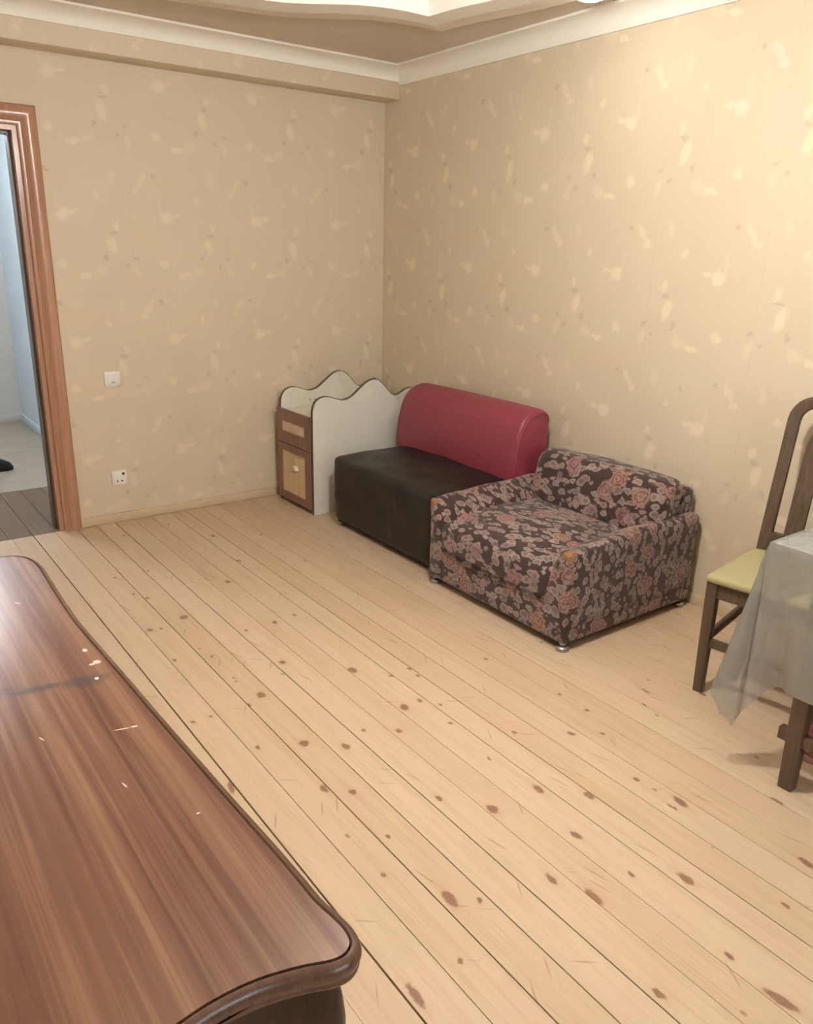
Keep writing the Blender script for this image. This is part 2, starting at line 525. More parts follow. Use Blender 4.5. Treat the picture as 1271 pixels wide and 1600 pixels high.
# door casing: moulded frame on the room side, jamb lining through the wall
def casing_profile(w):      # (across the width from the opening outwards, projection into the room)
    return [(0, 0), (0, .012), (.006, .018), (.016, .018), (.020, .012), (.026, .014), (.034, .026), (.050, .034), (.066, .033), (.080, .024), (w, .010), (w, 0)]
cw = 0.092
prof = casing_profile(cw)
bm = NB()
rings = []
for (px, pz, sx, sz) in ((DX1, 0.0, 1, 0), (DX1, DZ, 1, 1), (DX0, DZ, -1, 1), (DX0, 0.0, -1, 0)):
    rings.append([Vector((px + sx * a, -b, pz + sz * a)) for a, b in prof])
loft(bm, rings)
droot = tag(obj('door_1', bm, M['door_wood'], sharp=50), 'varnished orange-brown moulded wooden door frame of the doorway', kind='structure')
bm = NB()
box(bm, DX1 - .022, DX1, 0, 0.12, 0, DZ)
box(bm, DX0, DX0 + .022, 0, 0.12, 0, DZ)
box(bm, DX0 + .022, DX1 - .022, 0, 0.12, DZ - .022, DZ)
obj('jamb_lining', bm, M['door_wood'], droot, smooth=False, local=True)
bm = NB()
box(bm, DX1 - .034, DX1 - .022, 0.055, 0.12, 0, DZ - .022)
box(bm, DX0 + .022, DX0 + .034, 0.055, 0.12, 0, DZ - .022)
box(bm, DX0 + .034, DX1 - .034, 0.055, 0.12, DZ - .034, DZ - .022)
obj('door_stop', bm, M['chair_wood'], droot, smooth=False, local=True)

# floor: sub floor and pine boards
KNOTS = [(a_, b_, c_ * .80, d_) for a_, b_, c_, d_ in [(-1.982,-1.4,.022,1.2),(-1.989,-2.154,.02,1.2),(-2.006,-2.493,.02,1.2),(-1.817,-1.987,.016,1.3),(-2.139,-2.431,.009,1.5),(-1.906,-2.586,.014,1.5),(-2.008,-2.784,.013,1.2),(-2.07,-2.724,.013,1.8),(-1.681,-1.659,.014,1.5),(-1.627,-2.186,.020,1.5),(-2.083,-1.054,.009,1.5),(-2.044,-1.122,.009,1.5),(-2.142,-1.445,.012,1.5),(-2.101,-1.458,.008,1.5),(-2.152,-1.744,.009,1.5),(-1.668,-1.151,.014,1.5),(-1.511,-.931,.014,1.5),(-2.052,-2.188,.008,1.5),(-2.253,-2.179,.008,1.5),(-2.19,-2.18,.008,1.5),(-2.291,-2.565,.01,4),(-1.616,-2.504,.018,1.4),(-1.714,-2.61,.014,1.5),(-1.544,-2.497,.013,1.5),(-1.502,-2.561,.008,1.5),(-1.81,-2.54,.008,1.5),(-1.547,-3.088,.014,1.9),(-1.72,-3.076,.019,1.3),(-1.817,-2.951,.011,1.5),(-1.445,-3.194,.014,2),(-1.603,-3.287,.013,2),(-1.25,-2.945,.012,1.8),(-1.165,-3.003,.008,1.5),(-.905,-2.972,.008,1.5),(-1.245,-3.364,.014,2.6),(-1.099,-2.88,.008,1.5),(-1.103,-2.75,.008,1.5),(-1.776,-3.36,.013,2),(-1.492,-3.558,.015,2.2),(-1.733,-3.464,.016,2.4),(-1.595,-3.47,.008,1.8),(-2.029,-3.26,.018,2.2),(-1.973,-3.309,.008,1.5),(-2.259,-3.428,.012,3.5),(-2.029,-2.998,.008,1.5),(-2.12,-3.104,.008,1.5),(-1.623,-3.887,.016,3),(-1.613,-3.757,.009,1.8),(-1.827,-3.727,.012,1.8),(-1.365,-3.754,.008,1.8),(-1.009,-3.527,.012,2.2),(-1.18,-3.71,.014,2.4),(-2.125,-3.417,.008,1.5),(-1.471,-.516,.014,1.5),(-1.241,-.639,.009,1.5),(-1.228,-1.105,.009,1.5),(-1.603,-.202,.009,1.5),(-1.874,-.257,.009,1.5),(-1.815,-1.663,.008,1.5),(-1.58,-1.644,.009,1.5),(-2.021,-1.789,.009,1.5),(-1.936,-.815,.008,1.5),(-2.093,-.817,.008,1.5),(-1.442,-2.298,.009,1.5),(-1.543,-2.672,.009,1.5),(-1.529,-2.303,.008,1.5),(-1.446,-2.36,.009,1.5),(-1.148,-2.406,.008,1.5),(-.715,-2.361,.006,3),(-.663,-3.048,.008,2),(-.82,-2.915,.007,4),(-1.284,-3.364,.006,3),(-1.267,-3.227,.008,1.5),(-1.568,-2.892,.008,1.5),(-1.403,-2.836,.008,1.5)]]
joints = [-2.28, -2.168, -2.057, -1.95, -1.849, -1.74, -1.641, -1.522, -1.433, -1.328, -1.222, -1.115, -1.01, -0.905, -0.80, -0.694, -0.588, -0.482, -0.376, -0.270, -0.164, -0.058, 0.0]
x = -2.28
left = []
while x > XL + .02:
    x -= 0.106
    left.insert(0, max(x, XL))
joints = left + joints
WIDE = {-2.28: .0048, -2.057: .0040, -1.849: .0036, -1.522: .0020, -1.328: .0032, -1.01: .0026, -1.433: .0020, -1.641: .0012, -1.95: .0016, -2.168: .0012, -1.74: .0012}
floor = tag(obj('floor', box(NB(), XL, 0, YF, 0, -0.10, -0.022), M['subfloor'], smooth=False), 'knotty unvarnished pine plank floor', kind='structure')
for i, (a, b) in enumerate(zip(joints, joints[1:])):
    ga = WIDE.get(a, .0007) / 2
    gb = WIDE.get(b, .0007) / 2
    kn = [k for k in KNOTS if a <= k[0] < b]
    dz = random.uniform(-.0008, .0008)
    boxo('board', (a + ga, b - gb, YF, 0.0, -0.0215, dz), pine(i, kn), floor, bev=.0007, seg=1, smooth=False, local=True)

# ------------------------------------------------------------------ hall beyond the doorway
HX0, HX1, HY1 = -3.6, -1.68, 3.2
tag(structure('wall_hall_right', box(NB(), HX1, HX1 + .1, 0.12, HY1, 0, 2.5), M['white_paint'], smooth=False), 'pale blue-white hall side wall seen through the doorway')
tag(structure('wall_hall_end', box(NB(), HX0, HX1 + .1, HY1, HY1 + .1, 0, 2.5), M['hall_far'], smooth=False), 'grey far end wall of the hall')
tag(structure('wall_hall_left', box(NB(), HX0 - .1, HX0, 0.12, HY1, 0, 2.5), M['white_paint'], smooth=False), 'pale hall wall hidden beside the doorway')
tag(structure('ceiling_hall', box(NB(), HX0, HX1, 0.12, HY1, 2.5, 2.6), M['gypsum'], smooth=False), 'white hall ceiling')
tag(structure('baseboard_hall', box(NB(), HX1 - .014, HX1, 0.12, HY1, 0.0, 0.07, bev=.004), M['white_paint']), 'pale skirting along the hall side wall')
tag(structure('baseboard_hall_end', box(NB(), HX0, HX1 - .014, HY1 - .014, HY1, 0.0, 0.07, bev=.004), M['hall_far']), 'grey skirting at the hall end wall')
hf = tag(obj('floor_hall', box(NB(), HX0, HX1, 0.0, HY1, -0.10, -0.022), M['subfloor'], smooth=False), 'brown boards in the doorway, coloured darker for its shade, and pale hall covering', kind='structure')
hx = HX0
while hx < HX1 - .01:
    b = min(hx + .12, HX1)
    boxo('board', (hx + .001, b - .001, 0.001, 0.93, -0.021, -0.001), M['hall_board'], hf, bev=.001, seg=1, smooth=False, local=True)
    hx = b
boxo('linoleum_sheet', (HX0, HX1, 0.93, HY1, -0.021, 0.002), M['lino'], hf, bev=.002, seg=1, local=True)

# black shoe on the hall floor
shoe = root('shoe', (-2.20, 1.50, 0.002), 'black shoe lying on the hall floor beyond the doorway', 'shoe')
M['black_leather'] = plain('black_shoe_leather', srgb(26, 25, 28), 0.4)
M['black_sole'] = plain('black_sole', srgb(18, 18, 19), 0.7)
def sole_ring(z, g):
    pts = [(-.17, 0), (-.155, .030), (-.11, .036), (-.04, .030), (.03, .040), (.075, .042), (.105, .026), (.115, 0), (.105, -.022), (.075, -.038), (.03, -.040), (-.04, -.032), (-.11, -.034), (-.155, -.028)]
    return [Vector((-2.20 + p[0] * g, 1.50 + p[1] * g, .002 + z)) for p in pts]
obj('sole', loft(NB(), [sole_ring(0, .98), sole_ring(.004, 1.0), sole_ring(.024, 1.0), sole_ring(.027, .98)]), M['black_sole'], shoe)
def upper_ring(z, cx_, lx, wy):
    return [Vector((-2.20 + cx_ + lx * math.cos(a), 1.50 + wy * math.sin(a), .002 + z)) for a in [2 * math.pi * i / 18 for i in range(18)]]
obj('upper', loft(NB(), [upper_ring(.026, -.028, .138, .037), upper_ring(.05, -.032, .132, .037), upper_ring(.075, -.050, .108, .034), upper_ring(.10, -.075, .082, .030), upper_ring(.13, -.095, .062, .027), upper_ring(.165, -.10, .056, .026)]), M['black_leather'], shoe)
obj('tongue', box(NB(), -2.285, -2.235, 1.485, 1.515, .15, .185, bev=.01), M['black_leather'], shoe)

# ------------------------------------------------------------------ switch and socket
def plate(name, cxx, czz, label, cat):
    r = root(name, (cxx, -0.0, czz - .042), label, cat)
    boxo('plate', (cxx - .042, cxx + .042, -.011, 0, czz - .042, czz + .042), M['white_plastic'], r, bev=.004)
    return r
r = plate('light_switch', -1.786, .813, 'white square light switch on the wallpaper beside the door frame', 'light switch')
boxo('rocker', (-1.786 - .029, -1.786 + .029, -.0155, -.009, .813 - .029, .813 + .029), M['white_plastic'], r, bev=.003)
boxo('indicator', (-1.786 - .010, -1.786 + .010, -.0162, -.0150, .813 - .022, .813 - .012), M['grey_mark'], r)
r = plate('wall_socket', -1.799, .257, 'white double wall socket just above the skirting near the door', 'socket')
boxo('socket_face', (-1.799 - .033, -1.799 + .033, -.0145, -.009, .257 - .033, .257 + .033), M['white_plastic'], r, bev=.003)
for (dx, dz, rad) in ((-.012, -.016, .005), (.012, -.016, .005), (.022, .024, .008)):
    bm = NB()
    ring = lambda y, rr: [Vector((-1.799 + dx + rr * math.cos(2 * math.pi * i / 12), y, .257 + dz + rr * math.sin(2 * math.pi * i / 12))) for i in range(12)]
    loft(bm, [ring(-.0138, rad), ring(-.0150, rad), ring(-.0150, rad * .6)])
    obj('socket_hole', bm, M['dark_hole'], r)

# ------------------------------------------------------------------ small cabinet with wavy side panels
cab = root('bedside_cabinet', (-0.45, -0.30, 0), 'white wavy-sided cabinet with brown drawer and door beside the black sofa', 'cabinet')
def wavy(x0):
    # top contour from the front edge to the back edge (x, z)
    top = [(x0, .60), (x0 + .004, .640), (x0 + .022, .678), (x0 + .058, .700), (x0 + .105, .702), (x0 + .150, .688), (x0 + .205, .674), (x0 + .262, .688), (x0 + .318, .728), (x0 + .370, .764), (x0 + .415, .779), (x0 + .460, .768), (x0 + .505, .728), (x0 + .545, .686), (x0 + .580, .672), (x0 + .620, .684), (x0 + .660, .704), (x0 + .705, .710), (x0 + .738, .694), (x0 + .750, .65)]
    return [(p.x, p.y) for p in [Vector((q[0], q[1])) for q in spline([(a, b, 0) for a, b in top], 4)]]
def side_panel(y0, y1, x0):
    top = wavy(x0)
    pts = [(x0, 0.0)] + top + [(x0 + .75, 0.0)]
    bm = NB()
    loft(bm, [[Vector((p[0], y, p[1])) for p in pts] for y in (y0, y1)])
    o = obj('side_panel', bm, M['cab_white'], cab, sharp=35)
    # brown edge banding proud of the panel edge
    bm = NB()
    path = [(x0, 0.0)] + top + [(x0 + .75, 0.0)]
    vs = []
    n = len(path)
    for i, p in enumerate(path):
        a = path[max(0, i - 1)]; b = path[min(n - 1, i + 1)]
        tx, tz = b[0] - a[0], b[1] - a[1]
        L = math.hypot(tx, tz)
        nx, nz = -tz / L, tx / L
        q = (p[0] + nx * .0025, p[1] + nz * .0025)
        vs.append([Vector((p[0] - nx * .001, y0 - .0006, p[1] - nz * .001)), Vector((q[0], y0 - .0006, q[1])), Vector((q[0], y1 + .0006, q[1])), Vector((p[0] - nx * .001, y1 + .0006, p[1] - nz * .001))])
    loft(bm, vs)
    obj('edge_band', bm, M['edge_brown'], o, sharp=35)
side_panel(-.507, -.489, -.828)
side_panel(-.112, -.094, -.824)
XF = -.844        # front plane of the carcass
boxo('cabinet_top', (XF + .02, -.10, -.488, -.113, .560, .578), M['cab_white'], cab, bev=.001)
boxo('carcass_bottom', (XF + .02, -.10, -.488, -.113, .03, .048), M['cab_brown'], cab)
boxo('back_panel', (-.115, -.10, -.488, -.113, .048, .56), M['cab_brown'], cab)
def framed(name, z0, z1, y0, y1, fw, fz, panel_mat, parent):
    bm = NB()
    x0, x1 = XF, XF + .018
    box(bm, x0, x1, y0, y0 + fw, z0, z1)
    box(bm, x0, x1, y1 - fw, y1, z0, z1)
    box(bm, x0, x1, y0 + fw, y1 - fw, z0, z0 + fz)
    box(bm, x0, x1, y0 + fw, y1 - fw, z1 - fz, z1)
    o = obj(name, bm, M['cab_brown'], parent, smooth=False)
    boxo('inset_panel', (x0 + .006, x1, y0 + fw, y1 - fw, z0 + fz, z1 - fz), panel_mat, o, smooth=False)
    return o
dr = framed('drawer', .385, .588, -.488, -.096, .056, .070, M['cab_pink'], cab)
bm = NB(); box(bm, XF - .014, XF + .008, -.325, -.275, .479, .491, bev=.004); obj('handle', bm, M['cab_tan'], dr)
dd = framed('door', .030, .380, -.488, -.096, .052, .045, M['cab_tan'], cab)
bm = NB(); box(bm, XF - .014, XF + .008, -.345, -.305, .235, .262, bev=.005); obj('handle', bm, M['white_plastic'], dd)
for k in range(3):
    bm = lathe(NB(), (0, 0, 0), [(.004, 0), (.004, .002), (.0025, .003)], 8)
    for v in bm.verts:
        x_, y_, z_ = v.co
        v.co = Vector((-.62 + k * .035 + x_, -.112 - z_, .615 + y_))
    obj('screw_hole', bm, M['dark_hole'], cab)

# ------------------------------------------------------------------ black sofa with the red backrest
sofa = root('sofa', (-0.43, -1.16, 0), 'black leatherette sofa seat with a crimson backrest by the wall', 'sofa')
t = NT('black_leatherette')
o_ = t.obj()
n1 = t.noise(o_, 5.0, 4, 0.6)
n2 = t.noise(o_, 160.0, 2)
n3 = t.noise(t.mapping(o_, sc=(3, 9, 3)), 1.5, 4, 0.6, 1.0)
col = t.mix(t.rng(n1.outputs[0], 0.4, 0.7), srgb(21, 20, 19), srgb(31, 31, 28))
col = t.mix(t.rng(n3.outputs[0], 0.58, 0.72, 0, 0.35), col, srgb(84, 84, 76))
t.set(Base_Color=col, Roughness=t.rng(n1.outputs[0], .3, .7, .34, .5), Specular_IOR_Level=0.5)
t.bump(n2.outputs[0], 0.12, 0.001)
M['black'] = t.m
t = NT('crimson_leatherette')
o_ = t.obj()
n1 = t.noise(o_, 4.0, 4, 0.6)
n2 = t.noise(o_, 150.0, 2)
t.set(Base_Color=t.mix(n1.outputs[0], srgb(134, 52, 66), srgb(152, 64, 80)), Roughness=0.42, Specular_IOR_Level=0.5)
t.bump(n2.outputs[0], 0.10, 0.001)
M['red'] = t.m
def seat_fn(p):
    u = (p.x + .43) / .38
    v = (p.y + 1.16) / .46
    if p.z > .3:
        p.z += .012 * (1 - u * u) * (1 - v * v) + .006 * noise.noise(Vector((p.x * 7, p.y * 7, 1.3)))
        p.z -= .010 * max(0, -u) ** 3
    elif p.z < .15:
        p.y += .010 * (1 if v < 0 else -1) * (1 if abs(v) > .5 else 0)
    if u < -.9: p.x += .006 * noise.noise(Vector((p.z * 9, p.y * 6, 4.1)))
    return p
obj('seat', roundbox(NB(), -.812, -.055, -1.625, -.695, .032, .412, .032, 22, seat_fn), M['black'], sofa, sharp=80)
obj('base_frame', box(NB(), -.79, -.07, -1.60, -.72, .020, .06, bev=.004), M['subfloor'], sofa)
M['steel'] = plain('brushed_steel', srgb(170, 172, 176), 0.25, 0.9, var=0.04)
for fx, fy in ((-.775, -.745), (-.775, -1.57), (-.10, -.745), (-.10, -1.57)):
    obj('foot', lathe(NB(), (fx, fy, 0.0005), [(.016, 0), (.019, .003), (.019, .010), (.013, .014), (.013, .030)], 14), M['steel'], sofa)
# red backrest: padded wrap (front, top, curled lip) and end panels
prof_in = [(-.335, .405), (-.332, .50), (-.318, .60), (-.290, .685), (-.250, .735), (-.205, .757), (-.155, .765), (-.115, .755), (-.100, .735)]
outer = spline([(a, 0, b) for a, b in prof_in], 5)
def wrap_ring(y, g):
    c = Vector((-.16, 0, .50))
    pts = [Vector((p.x, 0, p.z)) for p in outer]
    pts = [c + (p - c) * g for p in pts]
    pts.append(Vector((-.100, 0, .70))); pts.append(Vector((-.112, 0, .405)))
    return [Vector((p.x, y, max(p.z, .405))) for p in pts]
ys = [-.652, -.656, -.668, -.69, -.90, -1.16, -1.42, -1.612, -1.632, -1.644, -1.648]
gs = [.93, .965, .99, 1.0, 1.012, 1.016, 1.012, 1.0, .99, .965, .93]
bk = obj('backrest', loft(NB(), [wrap_ring(y, g) for y, g in zip(ys, gs)]), M['red'], sofa, sharp=60)
for ye, sg in ((-.652, 1), (-1.648, -1)):
    bm = NB()
    c = Vector((-.16, 0, .50))
    loft(bm, [[Vector((p.x, ye + sg * dy, p.z)) for p in wrap_ring(0, g)] for dy, g in ((-.004, .90), (.004, .90), (.006, .87))])
    obj('end_panel', bm, M['red'], bk, sharp=40)
    # piping
    ring = [p for p in wrap_ring(ye, .925)][:-1]
    bm = NB()
    rings = []
    for i, p in enumerate(ring):
        a, b = ring[max(0, i - 1)], ring[min(len(ring) - 1, i + 1)]
        tt = (b - a).normalized()
        s = Vector((0, 1, 0)); u = tt.cross(s)
        rings.append([p + s * (.008 * math.cos(k * math.pi / 3)) + u * (.008 * math.sin(k * math.pi / 3)) for k in range(6)])
    loft(bm, rings)
    obj('piping', bm, M['red'], bk)
bm = NB(); box(bm, -.100, -.072, -1.60, -1.57, .60, .635, bev=.006)
obj('hinge', bm, M['dark_hole'], bk)

# ------------------------------------------------------------------ floral armchair
arm = root('armchair', (-0.45, -2.10, 0), 'low armchair in dark brown floral fabric with worn front corners', 'armchair')
t = NT('floral_upholstery')
o_ = t.obj()
wn = t.noise(o_, 16.0, 3)
dv = t.n('ShaderNodeVectorMath', operation='MULTIPLY_ADD')
t.l(wn.outputs['Color'], dv.inputs[0]); dv.inputs[1].default_value = (.045, .045, .045); dv.inputs[2].default_value = (-.022, -.022, -.022)
ad = t.n('ShaderNodeVectorMath', operation='ADD'); t.l(o_, ad.inputs[0]); t.l(dv.outputs[0], ad.inputs[1])
vec = ad.outputs[0]
ground = t.mix(t.noise(o_, 30, 2).outputs[0], srgb(58, 40, 38), srgb(76, 56, 52))
# leaves: two layers of slanted almond shapes with pale rims
def leaves(rot, sc, scale, seed, col, pal):
    mv = t.mapping(vec, loc=(seed, seed * .7, seed * 1.3), rot=rot, sc=sc)
    v1 = t.n('ShaderNodeTexVoronoi', feature='F1'); t.l(mv, v1.inputs['Vector']); v1.inputs['Scale'].default_value = scale
    s1 = t.n('ShaderNodeSeparateColor'); t.l(v1.outputs['Color'], s1.inputs[0])
    m = t.math('MULTIPLY', t.rng(v1.outputs['Distance'], .40, .50, 1, 0), t.rng(s1.outputs[0], .22, .30))
    rim = t.rng(v1.outputs['Distance'], .16, .38, .25, 1)
    lc = t.mix(rim, srgb(112, 92, 88), t.ramp(s1.outputs[1], pal))
    return t.mix(t.math('MULTIPLY', m, .85), col, lc)
pal = [(0.0, srgb(150, 136, 128)), (0.4, srgb(172, 154, 144)), (0.7, srgb(168, 138, 128)), (1.0, srgb(144, 126, 130))]
col = leaves((.5, .6, .7), (1.5, .75, 1.2), 24.0, 1.7, ground, pal)
col = leaves((-.6, .3, -.8), (1.5, .8, 1.1), 21.0, 5.2, col, pal)
# roses: petal rings broken by noise
v2 = t.n('ShaderNodeTexVoronoi', feature='F1'); t.l(vec, v2.inputs['Vector']); v2.inputs['Scale'].default_value = 8.0
v2.inputs['Randomness'].default_value = 0.8
s2 = t.n('ShaderNodeSeparateColor'); t.l(v2.outputs['Color'], s2.inputs[0])
pn = t.noise(o_, 46.0, 2)
dd_ = t.math('ADD', v2.outputs['Distance'], t.math('MULTIPLY', t.math('SUBTRACT', pn.outputs[0], .5), .30))
rose = t.math('MULTIPLY', t.rng(dd_, .34, .40, 1, 0), t.rng(s2.outputs[0], .22, .28))
ringw = t.math('SINE', t.math('MULTIPLY', dd_, 46.0))
petal = t.rng(ringw, -.8, .5, .15, 1.0)
rosec = t.ramp(s2.outputs[1], [(0.0, srgb(168, 124, 120)), (0.5, srgb(162, 130, 120)), (0.8, srgb(166, 128, 110)), (1.0, srgb(154, 116, 122))])
col = t.mix(t.math('MULTIPLY', rose, .92), col, t.mix(petal, srgb(112, 74, 68), rosec))
weave = t.noise(o_, 420.0, 2)
t.set(Base_Color=t.mix(t.math('MULTIPLY', weave.outputs[0], .2), col, srgb(70, 58, 56)), Roughness=0.85, Specular_IOR_Level=0.2)
try: t.set(Sheen_Weight=0.25)
except Exception: pass
t.bump(weave.outputs[0], 0.25, 0.002)
M['floral'] = t.m
M['foam'] = plain('worn_orange_foam', srgb(150, 110, 74), 0.9, var=0.15, scale=40, bump=0.4)

AX0, AX1, AY0, AY1 = -.872, -.035, -2.552, -1.658      # front, back, right side, left side
def base_fn(p):
    if p.z < .10: p.z += .004 * noise.noise(Vector((p.x * 9, p.y * 9, 0)))
    return p
obj('base', roundbox(NB(), AX0 + .004, AX1, AY0 + .006, AY1 - .006, .032, .27, .022, 14, base_fn), M['floral'], arm, sharp=80)
def seatc_fn(p):
    u = (p.x - AX0) / (AX1 - AX0)          # 0 front .. 1 back
    v = (p.y + 2.096) / .37
    if p.z > .22:
        p.z += .018 * (1 - v * v) * math.sin(math.pi * min(1, u * 1.1)) + .006 * noise.noise(Vector((p.x * 8, p.y * 8, 2.0)))
        p.z -= .030 * max(0, (.28 - u) / .28) ** 2
    if u < .12: p.x -= .010 * (1 - v * v)
    return p
obj('seat_cushion', roundbox(NB(), AX0 - .002, -.20, -2.455, -1.735, .15, .362, .055, 20, seatc_fn), M['floral'], arm, sharp=80)
def arm_fn(side):
    y_out = AY0 if side < 0 else AY1
    def fn(p):
        inn = abs(p.y - y_out) / .15                     # 0 outside .. 1 seat side
        u = (p.x - AX0) / (AX1 - AX0)
        k = max(0.0, min(1.0, (p.z - .20) / .25))
        p.z -= k * (.060 * inn ** 1.3)
        p.z -= k * .022 * max(0.0, 1 - u / .5)            # lower towards the front
        p.z += k * .012 * noise.noise(Vector((p.x * 6, p.y * 6, side * 3.0)))
        if u < .06: p.y += (y_out - p.y) * .30 * k        # front pinches to a corner
        if u > .85: p.y += side * .004 * k
        return p
    return fn
ar = []
for side, (ya, yb) in ((-1, (AY0, AY0 + .15)), (1, (AY1 - .15, AY1))):
    ar.append(obj('arm', roundbox(NB(), AX0, AX1, ya, yb, .08, .455, .045, 18, arm_fn(side)), M['floral'], arm, sharp=80))
def worn(bm, c, sx, sy, sz, seed):
    def fn(p):
        d = noise.noise(p * 60 + Vector((seed, 0, 0))) * .006
        return p + Vector((d, d, d))
    roundbox(bm, c[0] - sx, c[0] + sx, c[1] - sy, c[1] + sy, c[2] - sz, c[2] + sz, min(sx, sy, sz) * .9, 8, fn)
    return bm
tag(obj('exposed_foam', worn(NB(), (-.851, AY0 + .030, .400), .018, .026, .024, 1.0), M['foam'], ar[0]), 'worn orange foam patch')
tag(obj('exposed_foam', worn(NB(), (-.853, AY1 - .026, .386), .016, .019, .034, 2.0), M['foam'], ar[1]), 'worn orange foam patch')
def back_fn(p):
    k = (p.z - .34) / .27
    p.x += .07 * max(0, k)
    v = (p.y + 2.13) / .41
    p.z += .010 * noise.noise(Vector((p.x * 5, p.y * 5, 7.0))) * max(0, k)
    if p.x < -.2: p.x -= .012 * (1 - v * v)
    return p
obj('back_cushion', roundbox(NB(), -.335, -.165, -2.515, -1.745, .34, .605, .062, 18, back_fn), M['floral'], arm, sharp=80)
obj('back_frame', roundbox(NB(), -.150, AX1 + .005, -2.500, -1.690, .25, .555, .03, 12), M['floral'], arm, sharp=80)
for fx, fy in ((-.842, -2.520), (-.842, -1.695), (-.075, -2.515), (-.075, -1.695)):
    obj('foot', lathe(NB(), (fx, fy, .0005), [(.024, 0), (.028, .004), (.028, .016), (.022, .022), (.014, .024), (.014, .048)], 16), M['steel'], arm)

# ------------------------------------------------------------------ dining chair
M['seat_green'] = plain('olive_seat_fabric', srgb(172, 165, 124), 0.8, var=0.08, scale=30, spec=0.2)
CA = math.radians(9.0)
def L2W(lx, ly, lz):                   # chair local frame: -x is forward, origin at the front left leg
    return Vector((lx, ly, lz))
chair = root('dining_chair', (-.655, -3.018, 0), 'dark wooden dining chair with arched slatted back and olive seat', 'chair', rz=CA)
W_, D_ = .400, .405
YS, XS = Vector((0, 1, 0)), Vector((1, 0, 0))
for ly in (0, -W_):
    obj('front_leg', sweep(NB(), [Vector((.004, ly, 0.0005)), Vector((.002, ly, .2)), Vector((0, ly, .432))], .040, .040, side=XS, r=.004, scales=[.82, .92, 1.0]), M['chair_wood'], chair, local=True, sharp=50)
for ly in (0, -W_):
    obj('rear_leg', sweep(NB(), [Vector((D_ + .05, ly, 0.0005)), Vector((D_ + .018, ly, .2)), Vector((D_, ly, .44))], .036, .036, side=YS, r=.004, scales=[.85, .95, 1.0]), M['chair_wood'], chair, local=True, sharp=50)
# arched back hoop
hoop = []
z0, zt, rr = .435, 1.015, .075
lean = lambda z: D_ + .010 + .115 * ((z - .435) / .58)
pts = [(0.0, .435), (0.0, .60), (0.0, .80), (0.0, zt - rr)]
for k in range(1, 7):
    a = math.pi / 2 * k / 6
    pts.append((-rr + rr * math.cos(a), zt - rr + rr * math.sin(a)))
right = [(-W_ - y, z) for y, z in pts[::-1]]
path = [Vector((lean(z), y, z)) for y, z in pts + [(-.13, zt + .006), (-.2, zt + .008), (-.27, zt + .006)] + right]
obj('back_hoop', sweep(NB(), path, .024, .046, side=XS, r=.007), M['chair_wood'], chair, local=True, sharp=60)
# three back slats, each narrowing near the top
for yc in (-.095, -.192, -.289):
    bm = NB()
    w0, w1 = .032, .018
    outl = [(yc - w0, .50), (yc + w0, .50), (yc + w0 * .95, .80), (yc + w0 * .9, .86), (yc + w1, .90), (yc + w1, 1.005), (yc - w1, 1.005), (yc - w1, .90), (yc - w0 * .9, .86), (yc - w0 * .95, .80)]
    loft(bm, [[Vector((lean(z) + dx, y, z)) for y, z in outl] for dx in (-.009, .009)])
    obj('back_slat', bm, M['chair_wood'], chair, smooth=False, local=True)
obj('back_rail', sweep(NB(), [Vector((lean(.50), -.015, .50)), Vector((lean(.5), -W_ + .015, .50))], .022, .045, side=XS, r=.004), M['chair_wood'], chair, local=True)
def rail(name, a, b, w, h):
    side = XS if abs(b.y - a.y) > abs(b.x - a.x) else YS
    obj(name, sweep(NB(), [a, b], w, h, side=side, r=.003), M['chair_wood'], chair, local=True)
rail('apron', Vector((0, -.018, .405)), Vector((0, -W_ + .018, .405)), .022, .058)
rail('apron', Vector((.018, 0, .405)), Vector((D_ - .015, 0, .405)), .022, .058)
rail('apron', Vector((.018, -W_, .405)), Vector((D_ - .015, -W_, .405)), .022, .058)
rail('apron', Vector((D_, -.016, .405)), Vector((D_, -W_ + .016, .405)), .022, .058)
rail('stretcher', Vector((.003, -.018, .20)), Vector((.003, -W_ + .018, .20)), .020, .032)
rail('stretcher', Vector((.020, 0, .215)), Vector((D_, 0, .245)), .020, .030)
rail('stretcher', Vector((.020, -W_, .215)), Vector((D_, -W_, .245)), .020, .030)
def cush(p):
    u = (p.x - .19) / .22; v = (p.y + .2) / .22
    if p.z > .445: p.z += .014 * (1 - u * u) * (1 - v * v)
    return p
obj('seat', roundbox(NB(), -.032, D_ - .024, -W_ - .022, .022, .434, .462, .013, 14, cush), M['seat_green'], chair, local=True, sharp=80)

# ------------------------------------------------------------------ table under a plastic cloth
table = root('dining_table', (-.63, -3.95, 0), 'wooden table under the silver plastic cloth at the right', 'table')
M['pale_top'] = plain('pale_table_top', srgb(220, 226, 228), .45, var=.03)
TX0, TX1, TY0, TY1, TZ = -.955, -.305, -4.75, -3.355, .745
boxo('table_top', (TX0, TX1, TY0, TY1, TZ - .025, TZ), M['pale_top'], table, bev=.004)
for b in ((TX0 + .03, TX1 - .06, TY1 - .14, TY1 - .12), (TX0 + .03, TX1 - .06, TY0 + .12, TY0 + .14)):
    boxo('end_apron', (*b, TZ - .11, TZ - .025), M['chair_wood'], table, smooth=False)
for lx, ly in ((-.918, -3.507), (-.36, -3.507), (-.918, -4.6), (-.36, -4.6)):
    obj('leg', sweep(NB(), [Vector((lx, ly, .0005)), Vector((lx, ly, .35)), Vector((lx, ly, TZ - .025))], .052, .052, side=XS, r=.004, scales=[.80, .92, 1.0]), M['chair_wood'], table, sharp=50)
boxo('stretcher', (-.932, -.904, -4.65, -3.456, .150, .190), M['chair_wood'], table, bev=.003)
